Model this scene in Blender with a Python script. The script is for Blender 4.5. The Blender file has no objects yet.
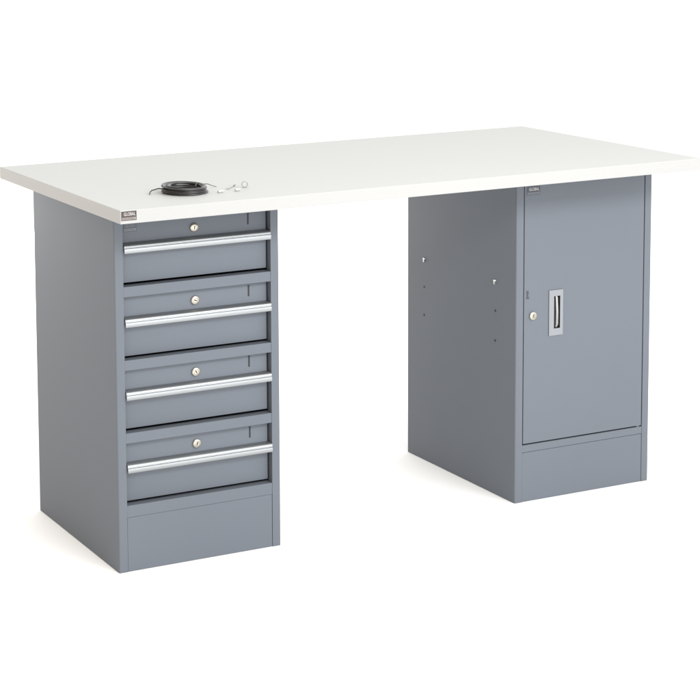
import bpy, bmesh, math, random
from mathutils import Vector, Matrix
random.seed(4)
S = bpy.context.scene
C = S.collection

# ------------------------------------------------------------------ camera
cam_d = bpy.data.cameras.new('camera')
cam = bpy.data.objects.new('camera', cam_d)
C.objects.link(cam)
YAW, PITCH, ROLL = -0.42785945, 0.11441226, -0.01479403
fwd = Vector((-math.sin(YAW)*math.cos(PITCH), math.cos(YAW)*math.cos(PITCH), -math.sin(PITCH)))
rgt = Vector((math.cos(YAW), math.sin(YAW), 0))
upv = rgt.cross(fwd)
r2 = rgt*math.cos(ROLL) + upv*math.sin(ROLL)
u2 = upv*math.cos(ROLL) - rgt*math.sin(ROLL)
M3 = Matrix((r2, u2, -fwd)).transposed()
cam.matrix_world = Matrix.Translation((-1.53721711, -3.54662067, 1.48549664)) @ M3.to_4x4()
cam_d.sensor_fit = 'HORIZONTAL'
cam_d.sensor_width = 36
cam_d.lens = 1891.947/700*36
cam_d.shift_x = 196.066/700
cam_d.shift_y = -242.064/700
cam_d.clip_start = 0.05
cam_d.clip_end = 500
S.camera = cam

# ------------------------------------------------------------------ world: a white studio, brighter low down, dimmer and warmer to the left
W = bpy.data.worlds.new('World')
S.world = W
W.use_nodes = True
nt = W.node_tree
nt.nodes.clear()
wo = nt.nodes.new('ShaderNodeOutputWorld')
bg = nt.nodes.new('ShaderNodeBackground')
tc = nt.nodes.new('ShaderNodeTexCoord')
sx = nt.nodes.new('ShaderNodeSeparateXYZ')
nt.links.new(tc.outputs['Generated'], sx.inputs[0])
rx = nt.nodes.new('ShaderNodeValToRGB')            # along x: left wall of the studio -> right wall
mx = nt.nodes.new('ShaderNodeMapRange')
mx.inputs[1].default_value = -1; mx.inputs[2].default_value = 1
nt.links.new(sx.outputs[0], mx.inputs[0])
nt.links.new(mx.outputs[0], rx.inputs[0])
rx.color_ramp.elements[0].position = 0.06
rx.color_ramp.elements[0].color = (0.47, 0.37, 0.275, 1)
rx.color_ramp.elements[1].position = 0.47
rx.color_ramp.elements[1].color = (1.0, 1.0, 1.0, 1)
rz = nt.nodes.new('ShaderNodeValToRGB')            # along z: horizon -> ceiling
nt.links.new(sx.outputs[2], rz.inputs[0])
rz.color_ramp.elements[0].position = 0.05
rz.color_ramp.elements[0].color = (1, 1, 1, 1)
rz.color_ramp.elements[1].position = 0.8
rz.color_ramp.elements[1].color = (0.72, 0.73, 0.72, 1)
mul = nt.nodes.new('ShaderNodeMix'); mul.data_type = 'RGBA'; mul.blend_type = 'MULTIPLY'
mul.inputs[0].default_value = 1
nt.links.new(rx.outputs[0], mul.inputs[6]); nt.links.new(rz.outputs[0], mul.inputs[7])
nt.links.new(mul.outputs[2], bg.inputs[0])
bg.inputs[1].default_value = 2.25
nt.links.new(bg.outputs[0], wo.inputs[0])

# ------------------------------------------------------------------ lamps
def area(name, loc, target, sx_, sy_, power, color=(1, 1, 1)):
    l = bpy.data.lights.new(name, 'AREA')
    l.shape = 'RECTANGLE'; l.size = sx_; l.size_y = sy_; l.energy = power; l.color = color
    o = bpy.data.objects.new(name, l); C.objects.link(o)
    o.location = loc
    o.rotation_euler = (Vector(target)-Vector(loc)).to_track_quat('-Z', 'Y').to_euler()
    return o
area('overhead_softbox', (0.95, -1.8, 1.95), (0.9, 0.1, 0.7), 1.9, 0.5, 40, (0.99, 1.0, 0.99))
area('low_front_softbox', (0.7, -4.6, 0.7), (0.8, 0.2, 0.2), 3.8, 1.2, 78, (0.96, 0.98, 1.0))
area('added_rear_floor_fill', (0.8, 4.2, 0.38), (0.8, 0.4, 0.0), 4.0, 0.6, 85)  # added unseen fill lamp, lightens the shaded floor below tabletop height

S.view_settings.view_transform = 'Standard'
S.view_settings.look = 'None'
S.view_settings.exposure = 0
S.view_settings.gamma = 1
S.render.film_transparent = False
S.cycles.max_bounces = 8
S.cycles.diffuse_bounces = 5

# ------------------------------------------------------------------ materials
def mat(name, col, rough=0.5, metal=0.0, spec=0.5, bump=None, var=None, aniso=None):
    m = bpy.data.materials.new(name); m.use_nodes = True
    t = m.node_tree; b = t.nodes['Principled BSDF']
    b.inputs['Base Color'].default_value = (*col, 1)
    b.inputs['Roughness'].default_value = rough
    b.inputs['Metallic'].default_value = metal
    b.inputs['Specular IOR Level'].default_value = spec
    co = t.nodes.new('ShaderNodeTexCoord')
    if var:
        scale, amt = var
        n = t.nodes.new('ShaderNodeTexNoise'); n.inputs['Scale'].default_value = scale
        n.inputs['Detail'].default_value = 4
        t.links.new(co.outputs['Object'], n.inputs['Vector'])
        r = t.nodes.new('ShaderNodeValToRGB')
        r.color_ramp.elements[0].position = 0.3; r.color_ramp.elements[1].position = 0.7
        r.color_ramp.elements[0].color = (*[c*(1-amt) for c in col], 1)
        r.color_ramp.elements[1].color = (*[c*(1+amt) for c in col], 1)
        t.links.new(n.outputs['Fac'], r.inputs[0]); t.links.new(r.outputs[0], b.inputs['Base Color'])
        mr = t.nodes.new('ShaderNodeMapRange')
        mr.inputs[3].default_value = rough*0.9; mr.inputs[4].default_value = rough*1.1
        t.links.new(n.outputs['Fac'], mr.inputs[0]); t.links.new(mr.outputs[0], b.inputs['Roughness'])
    if bump:
        scale, strength, stretch = bump
        mp = t.nodes.new('ShaderNodeMapping'); mp.inputs['Scale'].default_value = stretch
        n2 = t.nodes.new('ShaderNodeTexNoise'); n2.inputs['Scale'].default_value = scale
        n2.inputs['Detail'].default_value = 2
        bp = t.nodes.new('ShaderNodeBump'); bp.inputs['Strength'].default_value = strength
        bp.inputs['Distance'].default_value = 0.0006
        t.links.new(co.outputs['Object'], mp.inputs[0]); t.links.new(mp.outputs[0], n2.inputs['Vector'])
        t.links.new(n2.outputs['Fac'], bp.inputs['Height']); t.links.new(bp.outputs[0], b.inputs['Normal'])
    return m
PAINT = mat('grey_powder_coat', (0.1195, 0.1325, 0.1535), 0.5, 0, 0.14, (900, 0.12, (1, 1, 1)), (3.0, 0.02))
TOP = mat('white_laminate', (0.422, 0.43, 0.422), 0.6, 0, 0.08, (500, 0.03, (1, 1, 1)), (2.0, 0.012))
EDGE = mat('white_edge_band', (0.356, 0.355, 0.352), 0.55, 0, 0.12)
UNDERSIDE = mat('darkened_underside', (0.20, 0.19, 0.175), 0.6, 0, 0.2, None, (12, 0.05))  # unseen underside darkened to cut its bounce onto the pedestal sides
ALU = mat('brushed_aluminium', (0.33, 0.34, 0.35), 0.46, 1.0, 0.5, (60, 0.15, (0.02, 40, 40)))
CHROME = mat('satin_plate', (0.285, 0.295, 0.32), 0.42, 1.0)
BRASS = mat('nickel_brass', (0.46, 0.43, 0.375), 0.32, 1.0)
DARK = mat('recess_shade_black', (0.012, 0.012, 0.014), 0.7)  # near-black colour stands for shade in keyways, slots and holes
POCKET = mat('bronze_pocket', (0.10, 0.085, 0.06), 0.4, 0.6)
BLACK = mat('black_cable_jacket', (0.018, 0.017, 0.017), 0.38, 0, 0.5, None, (60, 0.3))
LABK = mat('label_black', (0.035, 0.022, 0.02), 0.45)
LABG = mat('label_grey', (0.20, 0.18, 0.17), 0.5)
LABW = mat('label_white', (0.46, 0.445, 0.435), 0.5)
LABD = mat('label_slate', (0.035, 0.042, 0.055), 0.45)
LABS = mat('label_slate_print', (0.12, 0.13, 0.15), 0.5)
ZINC = mat('zinc_plate', (0.47, 0.48, 0.475), 0.45, 1.0)
PLASTIC = mat('white_plastic', (0.46, 0.46, 0.45), 0.4)
PLGREY = mat('pale_grey_plastic', (0.37, 0.38, 0.375), 0.35)
FLOOR = mat('white_floor', (0.97, 0.97, 0.97), 0.9, 0, 0.0)

# ------------------------------------------------------------------ helpers
def obj(name, bm, mats, parent=None, bevel=0.0, seg=2, smooth=True):
    if bevel:
        es = [e for e in bm.edges if len(e.link_faces) == 2 and e.calc_face_angle(0) > 0.6]
        bmesh.ops.bevel(bm, geom=es, offset=bevel, segments=seg, profile=0.5, affect='EDGES', clamp_overlap=True)
    bmesh.ops.recalc_face_normals(bm, faces=bm.faces)
    me = bpy.data.meshes.new(name); bm.to_mesh(me); bm.free()
    for m in (mats if isinstance(mats, (list, tuple)) else [mats]): me.materials.append(m)
    if smooth:
        for p in me.polygons: p.use_smooth = True
        me.set_sharp_from_angle(angle=math.radians(32))
    o = bpy.data.objects.new(name, me); C.objects.link(o)
    if bevel and smooth:
        wn = o.modifiers.new('weighted_normals', 'WEIGHTED_NORMAL'); wn.keep_sharp = True; wn.weight = 100
    if parent: o.parent = parent
    return o
def bx(bm, x0, x1, y0, y1, z0, z1, mi=0):
    v = [bm.verts.new((x, y, z)) for x in (x0, x1) for y in (y0, y1) for z in (z0, z1)]
    fs = []
    for q in ((0,1,3,2), (4,6,7,5), (0,4,5,1), (2,3,7,6), (0,2,6,4), (1,5,7,3)):
        f = bm.faces.new([v[i] for i in q]); f.material_index = mi; fs.append(f)
    return fs
def prism_z(bm, pts, z0, z1, mi=0):
    a = [bm.verts.new((x, y, z0)) for x, y in pts]; b = [bm.verts.new((x, y, z1)) for x, y in pts]
    n = len(pts)
    bm.faces.new(a[::-1]).material_index = mi; bm.faces.new(b).material_index = mi
    for i in range(n):
        bm.faces.new((a[i], a[(i+1) % n], b[(i+1) % n], b[i])).material_index = mi
def prism_x(bm, pts, x0, x1, mi=0):                 # pts are (y, z)
    a = [bm.verts.new((x0, y, z)) for y, z in pts]; b = [bm.verts.new((x1, y, z)) for y, z in pts]
    n = len(pts)
    bm.faces.new(a).material_index = mi; bm.faces.new(b[::-1]).material_index = mi
    for i in range(n):
        bm.faces.new((a[i], b[i], b[(i+1) % n], a[(i+1) % n])).material_index = mi
def lathe_y(bm, cx, cz, prof, n=28, mi=0, closed=True):   # prof: (y, r) front to back, axis along y
    rings = []
    for y, r in prof:
        if r < 1e-6: rings.append([bm.verts.new((cx, y, cz))])
        else: rings.append([bm.verts.new((cx+r*math.cos(2*math.pi*k/n), y, cz+r*math.sin(2*math.pi*k/n))) for k in range(n)])
    for A, B in zip(rings, rings[1:]):
        for k in range(n):
            k2 = (k+1) % n
            q = ([A[0], B[k], B[k2]] if len(A) == 1 else [A[k], A[k2], B[0]] if len(B) == 1 else [A[k], A[k2], B[k2], B[k]])
            bm.faces.new(q).material_index = mi
def tube(bm, pts, r, n=8, mi=0, taper=None):
    pts = [Vector(p) for p in pts]
    prev = None; dd = pts[-1]-pts[0]
    up = Vector((0, 1, 0)) if abs(dd.z) > 0.8*dd.length > 1e-5 else Vector((0, 0, 1))
    for i, p in enumerate(pts):
        t = (pts[min(i+1, len(pts)-1)]-pts[max(i-1, 0)]).normalized()
        s = t.cross(up)
        if s.length < 1e-4: s = t.cross(Vector((0, 1, 0)))
        s.normalize(); w = s.cross(t)
        rr = r*(taper(i/(len(pts)-1)) if taper else 1)
        ring = [bm.verts.new(p + s*rr*math.cos(2*math.pi*k/n) + w*rr*math.sin(2*math.pi*k/n)) for k in range(n)]
        if prev:
            for k in range(n): bm.faces.new((prev[k], prev[(k+1) % n], ring[(k+1) % n], ring[k])).material_index = mi
        else: bm.faces.new(ring[::-1]).material_index = mi
        prev = ring
    bm.faces.new(prev).material_index = mi
def arc(cx, cy, r, a0, a1, n=6):
    return [(cx+r*math.cos(math.radians(a0+(a1-a0)*i/n)), cy+r*math.sin(math.radians(a0+(a1-a0)*i/n))) for i in range(n+1)]
def text_into(bm, s, x, y, z, w, h, mi, depth=0.0002):
    """lettering standing in the xz plane at depth y, squeezed into a box w by h, lower left corner at x, z"""
    cu = bpy.data.curves.new('t', 'FONT'); cu.body = s; cu.resolution_u = 3
    to = bpy.data.objects.new('t', cu); C.objects.link(to)
    bpy.context.view_layer.update()
    me = bpy.data.meshes.new_from_object(to.evaluated_get(bpy.context.evaluated_depsgraph_get()))
    bpy.data.objects.remove(to); bpy.data.curves.remove(cu)
    xs = [v.co.x for v in me.vertices]; ys = [v.co.y for v in me.vertices]
    x0, x1, y0, y1 = min(xs), max(xs), min(ys), max(ys)
    vm = [bm.verts.new((x+(v.co.x-x0)/(x1-x0)*w, y, z+(v.co.y-y0)/(y1-y0)*h)) for v in me.vertices]
    fs = []
    for p in me.polygons:
        try:
            f = bm.faces.new([vm[i] for i in p.vertices]); f.material_index = mi; fs.append(f)
        except ValueError: pass
    bpy.data.meshes.remove(me)

# ------------------------------------------------------------------ the setting
bm = bmesh.new()
g = 90
v = [bm.verts.new(p) for p in ((-g, -g, 0), (g, -g, 0), (g, g, 0), (-g, g, 0))]
bm.faces.new(v)
fl = obj('floor', bm, FLOOR, smooth=False); fl['kind'] = 'structure'

# ------------------------------------------------------------------ the workbench
TW, TD, TH, TT = 1.524, 0.728, 0.8277, 0.0285
YP, YB = 0.1307, 0.6100                     # front and back of both pedestals
HP = TH-TT-0.0004                           # pedestal height
root = bpy.data.objects.new('workbench', None); C.objects.link(root)
root['label'] = 'grey steel workbench with white top, four drawers at left and a locking cupboard at right'
root['category'] = 'workbench'

bm = bmesh.new()
bx(bm, 0, TW, 0, TD, TH-TT, TH)
for f in bm.faces:
    f.normal_update()
top = obj('tabletop', bm, [TOP, EDGE, UNDERSIDE], root, bevel=0.0016, seg=3)
for p in top.data.polygons:
    if abs(p.normal.z) < 0.5: p.material_index = 1
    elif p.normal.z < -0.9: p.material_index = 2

def brand_plate(name, parent, x0, x1, z0, z1, y, mats, label):
    bm = bmesh.new()
    w, h = x1-x0, z1-z0
    bx(bm, x0, x1, y-0.0006, y+0.0002, z0, z1, 0)
    yy = y-0.0008
    bx(bm, x0+w*0.04, x1-w*0.04, y-0.0007, y+0.0001, z0+h*0.07, z0+h*0.34, 1)
    text_into(bm, 'GLOBAL', x0+w*0.16, yy, z0+h*0.52, w*0.76, h*0.36, 2)
    text_into(bm, 'INDUSTRIAL', x0+w*0.12, yy, z0+h*0.11, w*0.76, h*0.18, 0)
    o = obj(name, bm, mats, parent, smooth=False)
    o['label'] = label
    return o
brand_plate('brand_plate', top, 0.0022, 0.0366, 0.8062, 0.8258, 0, [LABK, LABG, LABW], 'small black plate with white lettering on the tabletop edge')

def shell(x0, x1, name, label):
    """folded sheet-steel body: rounded front posts, two sides, back, floor and lid in one mesh"""
    sw, r, t, sd = 0.0207, 0.0035, 0.0015, 0.02
    outer = [(x0+sw, YP)] + arc(x0+r, YP+r, r, 270, 180) + [(x0, YB), (x1, YB)] + arc(x1-r, YP+r, r, 0, -90) + [(x1-sw, YP)]
    inner = [(x1-sw, YP+sd), (x1-t, YP+sd), (x1-t, YB-t), (x0+t, YB-t), (x0+t, YP+sd), (x0+sw, YP+sd)]
    bm = bmesh.new()
    prism_z(bm, outer+inner, 0.0005, HP)
    bx(bm, x0+t+0.0002, x1-t-0.0002, YP+0.03, YB-t-0.0002, HP-0.003, HP-0.0012)
    bx(bm, x0+t+0.0002, x1-t-0.0002, YP+0.03, YB-t-0.0002, 0.110, 0.112)
    o = obj(name, bm, PAINT, root); o['label'] = label
    return o
LX0, LX1, RX0, RX1 = 0.0405, 0.4414, 1.0821, 1.4835
shl = shell(LX0, LX1, 'pedestal_body', 'grey steel body of the drawer pedestal')
shr = shell(RX0, RX1, 'pedestal_body', 'grey steel body of the cupboard pedestal')
SW = 0.0207
def rail(name, x0, x1, z0, z1, parent, y=YP+0.0006):
    bm = bmesh.new(); bx(bm, x0, x1, y, y+0.026, z0, z1)
    return obj(name, bm, PAINT, parent, bevel=0.0009)
g0 = 0.0004
# openings of the drawer pedestal, top to bottom: (bottom of the opening, top of the opening)
PITCH_Z, B0, RH = 0.1622, 0.6360, 0.0222
lx0, lx1 = LX0+SW+g0, LX1-SW-g0
rail('rail', lx0, lx1, 0.7770, HP, shl)
for k in range(4):
    zt = B0-k*PITCH_Z
    rail('rail', lx0, lx1, zt-RH-(0.004 if k == 3 else 0), zt, shl)
def kick(x0, x1, ztop, parent):
    bm = bmesh.new(); bx(bm, x0+0.0005, x1-0.0005, YP+0.0010, YP+0.012, 0.0008, ztop)
    o = obj('kick_panel', bm, PAINT, parent, bevel=0.0012, seg=3)
    return o
kick(lx0, lx1, 0.1225, root)
kick(RX0+SW+g0, RX1-SW-g0, 0.1225, root)

# --- one drawer with its pull, lock and painted dark slot, then copies
FY = YP+0.0135                              # drawer face plane
fx0, fx1 = LX0+SW+0.0015, LX1-SW-0.0042
def make_drawer():
    zb, zt = 0.0016, 0.1350                    # local z: 0 is the underside of the face
    bm = bmesh.new()
    bx(bm, fx0, fx1, FY, FY+0.012, zb, zt)
    bmesh.ops.bevel(bm, geom=bm.edges[:], offset=0.0012, segments=2, profile=0.5, affect='EDGES')
    bx(bm, fx0+0.012, fx1-0.010, FY+0.0125, YB-0.03, zb+0.012, zt-0.025)
    d = obj('drawer', bm, PAINT, root)
    # pull: folded aluminium strip, flat top leaning forward, a groove, then the grip lip
    prof = [(FY-0.0002, 0.0900), (FY-0.0085, 0.0893), (FY-0.0150, 0.0864), (FY-0.0170, 0.0838), (FY-0.0172, 0.0818),
            (FY-0.0158, 0.0808), (FY-0.0162, 0.0798), (FY-0.0182, 0.0788), (FY-0.0186, 0.0766), (FY-0.0186, 0.0700), (FY-0.0180, 0.0690), (FY-0.0166, 0.0690),
            (FY-0.0160, 0.0700), (FY-0.0150, 0.0790), (FY-0.0130, 0.0835), (FY-0.0060, 0.0868), (FY-0.0002, 0.0870)]
    bm = bmesh.new(); prism_x(bm, prof, fx0+0.0004, fx1+0.0032)
    obj('pull_handle', bm, ALU, d)
    bm = bmesh.new()
    lxc, lzc = 0.2350+0.0025, 0.1093
    R_ = 0.0098
    lathe_y(bm, 0, 0, [(FY-0.0052, 0.0), (FY-0.0052, R_*0.42), (FY-0.0046, R_*0.46), (FY-0.0046, R_*0.55), (FY-0.0056, R_*0.62), (FY-0.0050, R_*0.86), (FY-0.0036, R_), (FY+0.001, R_)], 32, 0)
    bx(bm, -0.0011, 0.0011, FY-0.0055, FY-0.0045, -0.0034, 0.0036, 1)
    lk = obj('lock', bm, [BRASS, DARK], d); lk.location = (lxc, 0, lzc)
    bm = bmesh.new()
    sxc = 0.3712
    bx(bm, sxc-0.0019, sxc+0.0019, FY-0.0004, FY+0.0006, 0.1040, 0.1270)
    bx(bm, sxc-0.0026, sxc+0.0026, FY-0.0004, FY+0.0006, 0.1268, 0.1294)
    obj('slot_shade_bar', bm, DARK, d, smooth=False)  # black bars on the face, painted in place of a slot's shade
    return d
proto = make_drawer()
def copy_tree(o, parent):
    c = o.copy(); C.objects.link(c); c.parent = parent
    for ch in [q for q in bpy.data.objects if q.parent == o]: copy_tree(ch, c)
    return c
drawers = [proto] + [copy_tree(proto, root) for _ in range(3)]
for k, d in enumerate(drawers):
    d.location = ((0, 0.0004, -0.0003, 0.0002)[k], (0, 0.0006, -0.0004, 0.0003)[k], B0-k*PITCH_Z+0.0050+(0, -0.0003, 0.0004, -0.0001)[k])
    d.rotation_euler.y = math.radians((0, 0.06, -0.05, 0.04)[k])
    for ch in d.children:
        if ch.name.startswith('lock'): ch.rotation_euler.y = math.radians((8, -70, -35, 20)[k])
brand_plate('brand_plate', drawers[0], 0.0690, 0.1000, 0.1130, 0.1330, FY, [LABD, LABS, LABS], 'small slate plate with grey lettering at the corner of the top drawer')

# --- cupboard
dx0, dx1, dz0 = RX0+SW+0.0028, RX1-SW-0.0030, 0.1450
rail('rail', RX0+SW+g0, RX1-SW-g0, 0.1236, 0.1412, shr)
rail('rail', RX0+SW+g0, RX1-SW-g0, 0.7880, HP, shr)
hx0, hx1, hz0, hz1 = 1.1772, 1.2178, 0.4035, 0.5150      # handle plate
px0, px1, pz0, pz1 = 1.1915, 1.2095, 0.4205, 0.5000      # its pocket
DY = YP+0.0002
bm = bmesh.new()
# the door skin has a real opening for the handle pocket
xs = [dx0, px0-0.002, px1+0.002, dx1]; zs = [dz0, pz0-0.002, pz1+0.002, 0.7840]
def grid_skin(bm, y):
    V = [[bm.verts.new((x, y, z)) for z in zs] for x in xs]
    for i in range(3):
        for j in range(3):
            if (i, j) != (1, 1): bm.faces.new((V[i][j], V[i+1][j], V[i+1][j+1], V[i][j+1]))
    return V
A = grid_skin(bm, DY); B = grid_skin(bm, DY+0.019)
ring = [(0,0),(1,0),(2,0),(3,0),(3,1),(3,2),(3,3),(2,3),(1,3),(0,3),(0,2),(0,1)]
for (i, j), (k, l) in zip(ring, ring[1:]+ring[:1]): bm.faces.new((A[i][j], A[k][l], B[k][l], B[i][j]))
hole = [(1,1),(1,2),(2,2),(2,1)]
for (i, j), (k, l) in zip(hole, hole[1:]+hole[:1]): bm.faces.new((A[i][j], A[k][l], B[k][l], B[i][j]))
door = obj('door', bm, PAINT, root, bevel=0.0013, seg=3)
# handle: plate with a window, pocket behind, lever inside
bm = bmesh.new()
ys0, ys1 = DY-0.0022, DY+0.0004
bx(bm, hx0, px0, ys0, ys1, hz0, hz1); bx(bm, px1, hx1, ys0, ys1, hz0, hz1)
bx(bm, px0, px1, ys0, ys1, hz0, pz0); bx(bm, px0, px1, ys0, ys1, pz1, hz1)
bmesh.ops.remove_doubles(bm, verts=bm.verts, dist=1e-6)
hnd = obj('handle', bm, CHROME, door, smooth=False)
hnd['label'] = 'satin metal recessed handle plate with a pull lever'
bm = bmesh.new()
yb = DY+0.014
q = [(px0, pz0), (px1, pz0), (px1, pz1), (px0, pz1)]
F_ = [bm.verts.new((x, ys1, z)) for x, z in q]; G_ = [bm.verts.new((x, yb, z)) for x, z in q]
for i in range(4): bm.faces.new((F_[i], F_[(i+1) % 4], G_[(i+1) % 4], G_[i])).material_index = 1
bm.faces.new(G_).material_index = 1
tube(bm, [(1.2003, DY+0.003, pz0+0.004), (1.2003, DY-0.001, pz0+0.010), (1.2003, DY-0.0015, (pz0+pz1)/2), (1.2003, DY+0.001, pz1-0.004), (1.2003, DY+0.004, pz1-0.0005)], 0.0038, 12, 0)
pk = obj('handle_lever', bm, [ALU, POCKET], None); pk.parent = door
bm = bmesh.new()
lxc, lzc, R_ = 1.1303, 0.4582, 0.0100
lathe_y(bm, lxc, lzc, [(DY-0.0052, 0.0), (DY-0.0052, R_*0.42), (DY-0.0046, R_*0.46), (DY-0.0046, R_*0.55), (DY-0.0056, R_*0.62), (DY-0.0050, R_*0.86), (DY-0.0036, R_), (DY+0.001, R_)], 32, 0)
bx(bm, lxc-0.0011, lxc+0.0011, DY-0.0055, DY-0.0045, lzc-0.0034, lzc+0.0036, 1)
obj('lock', bm, [BRASS, DARK], door)
bm = bmesh.new()                              # the small printed lock symbol above the cylinder
bx(bm, 1.1118, 1.1182, DY-0.0004, DY+0.0004, 0.5115, 0.5205); bx(bm, 1.1128, 1.1172, DY-0.0004, DY+0.0004, 0.5060, 0.5113)
bx(bm, 1.1115, 1.1195, DY-0.0004, DY+0.0004, 0.5005, 0.5055)
obj('lock_symbol', bm, LABD, door, smooth=False)
brand_plate('brand_plate', door, 1.1110, 1.1490, 0.7515, 0.7720, DY, [LABD, LABS, LABW], 'small slate plate with pale lettering at the top corner of the door')
bm = bmesh.new()                              # lower pivot of the door
bx(bm, dx1-0.012, dx1-0.004, YP+0.002, YP+0.012, 0.1413, 0.1449)
obj('hinge', bm, PAINT, door, bevel=0.0008)
# shelf fixings on the inner side of the cupboard body
for yy, zz in ((0.532, 0.533), (0.218, 0.533)):
    bm = bmesh.new()
    tube(bm, [(RX0+0.0005, yy, zz), (RX0-0.0015, yy, zz), (RX0-0.0032, yy, zz)], 0.0042, 12, 0, lambda t: 1-0.3*t)
    bx(bm, RX0-0.0028, RX0+0.0003, yy-0.0020, yy+0.0020, zz-0.0085, zz-0.0030)
    obj('shelf_clip', bm, ZINC, shr)
for yy in (0.532, 0.2155):
    for zz in (0.459, 0.385):
        bm = bmesh.new()
        tube(bm, [(RX0+0.0006, yy, zz), (RX0, yy, zz), (RX0-0.0003, yy, zz)], 0.0036, 16)
        obj('hole_shade_disc', bm, DARK, shr)  # thin black disc, its colour stands for the shade inside a hole

# ------------------------------------------------------------------ things lying on the tabletop
cx, cy, cz = 0.2215, 0.150, TH
bm = bmesh.new()
pts = []
turns, steps = 19, 48
slots = [(0.0400+0.0054*i, 0.0028+0.0044*j) for i in range(4) for j in range(4) if not (j == 3 and i in (0, 3))]
random.shuffle(slots)
slots.sort(key=lambda q: q[1]+random.uniform(-0.002, 0.002))
slots = slots+[(0.043+0.004*random.random()*3, 0.0165+0.001*random.random()) for _ in range(turns+2-len(slots))]
offs = [(random.uniform(-0.0022, 0.0022)*(1+k/14), random.uniform(-0.003, 0.003)*(1+k/14)) for k in range(turns+2)]
for i in range(turns*steps+1):
    a = 2*math.pi*i/steps
    k = int(i/steps); fr = i/steps-k
    w_ = fr*fr*(3-2*fr)
    rad = slots[k][0]*(1-w_)+slots[k+1][0]*w_
    z = slots[k][1]*(1-w_)+slots[k+1][1]*w_
    rad += 0.0012*math.sin(a*0.73+k)
    ox, oy = offs[k]; ox2, oy2 = offs[k+1]
    ox += (ox2-ox)*w_; oy += (oy2-oy)*w_
    z += 0.0007*math.sin(a*1.31+k*1.7)
    rad *= 1+0.018*math.sin(2*a+k*2.1)
    if k > 9: z += 0.0028*(1+math.sin(a+2.4+0.25*math.sin(k*3.0)))*min(1, (k-9+fr)/2)   # the upper turns lie tilted
    pts.append((cx+ox+rad*0.85*math.cos(a+3.0), cy+oy+rad*0.85*math.sin(a+3.0), cz+max(0.0022, z*0.74)))
tube(bm, pts, 0.0020, 8)
# loose ends
e0 = Vector(pts[0])
tail = [(0.205, 0.112, cz+0.007), (0.188, 0.128, cz+0.010), (0.176, 0.150, cz+0.0115), (0.165, 0.168, cz+0.011), (0.150, 0.172, cz+0.007), (0.143, 0.166, cz+0.004), (0.139, 0.158, cz+0.0018)]
tube(bm, tail, 0.0013, 8)
tail2 = [(0.252, 0.186, cz+0.009), (0.276, 0.189, cz+0.0095), (0.294, 0.187, cz+0.0085), (0.304, 0.184, cz+0.004), (0.313, 0.182, cz+0.0014)]
tube(bm, tail2, 0.0011, 8, 0, lambda t: 1-0.45*t)
for a in (0.35, 2.2):                                 # wire ties round the bundle
    c0 = Vector((cx+0.0412*math.cos(a), cy+0.0412*math.sin(a), cz+0.0082))
    er = Vector((math.cos(a), math.sin(a), 0))
    tube(bm, [c0+er*0.0108*math.cos(b)+Vector((0, 0, 0.0080*math.sin(b))) for b in [2*math.pi*i/20 for i in range(21)]], 0.0012, 6)
o = obj('cable_coil', bm, BLACK)
o['label'] = 'coil of thin black cable lying on the white tabletop'; o['category'] = 'cable'

bm = bmesh.new()
p0, p1 = Vector((0.316, 0.137, cz+0.0022)), Vector((0.356, 0.178, cz+0.0040))
dv = (p1-p0)
tube(bm, [p0+dv*t for t in (0, 0.12, 0.3, 0.5, 0.7, 0.9)], 0.0014, 10, 0, lambda t: min(1, 0.25+5*t))
for i in range(16):                                   # thread ridges
    t = 0.08+0.045*i
    tube(bm, [p0+dv*t, p0+dv*(t+0.012), p0+dv*(t+0.024)], 0.0018, 10, 0, lambda q: 0.75+0.25*(1-abs(2*q-1)))
tube(bm, [p0+dv*0.88, p0+dv*0.93, p0+dv*0.97, p0+dv*1.0], 0.0034, 14, 0, lambda q: 0.5+0.5*min(1, q*2.5))
o = obj('screw', bm, ZINC); o['label'] = 'small pale silver screw lying slantwise between the black coil and the ring'; o['category'] = 'screw'

bm = bmesh.new()
vx, vy = math.cos(-0.35), math.sin(-0.35)
c0 = Vector((0.3668, 0.1480, cz+0.0080))
n, mI = 32, 8
R1, R2 = 0.0064, 0.0016
grid = []
for i in range(n):
    a = 2*math.pi*i/n
    er = Vector((vx*math.cos(a), vy*math.cos(a), math.sin(a))); en = Vector((-vy, vx, 0))
    grid.append([bm.verts.new(c0+er*(R1+R2*math.cos(2*math.pi*j/mI))+en*R2*1.6*math.sin(2*math.pi*j/mI)) for j in range(mI)])
for i in range(n):
    for j in range(mI):
        bm.faces.new((grid[i][j], grid[(i+1) % n][j], grid[(i+1) % n][(j+1) % mI], grid[i][(j+1) % mI]))
o = obj('ring', bm, PLGREY); o['label'] = 'tiny pale grey ring standing on edge on the white tabletop'; o['category'] = 'ring'

def cap(x, y, ang, label):
    bm = bmesh.new()
    d = Vector((math.cos(ang), math.sin(ang), 0)); b = Vector((x, y, cz+0.0030))
    tube(bm, [b-d*0.008, b-d*0.0072, b-d*0.0040, b-d*0.0038, b+d*0.006, b+d*0.0075], 0.0030, 14, 0, lambda q: (0.8, 1, 1, 0.72, 0.70, 0.5)[min(5, int(round(q*5)))])
    o = obj('plastic_plug', bm, PLASTIC); o['label'] = label; o['category'] = 'plug'; o['group'] = 'white plastic plugs beside the cable coil'
cap(0.2880, 0.1090, 0.15, 'tiny white plastic plug lying nearest the black cable coil')
cap(0.3300, 0.1110, 0.40, 'tiny white plastic plug lying below the pale grey ring')
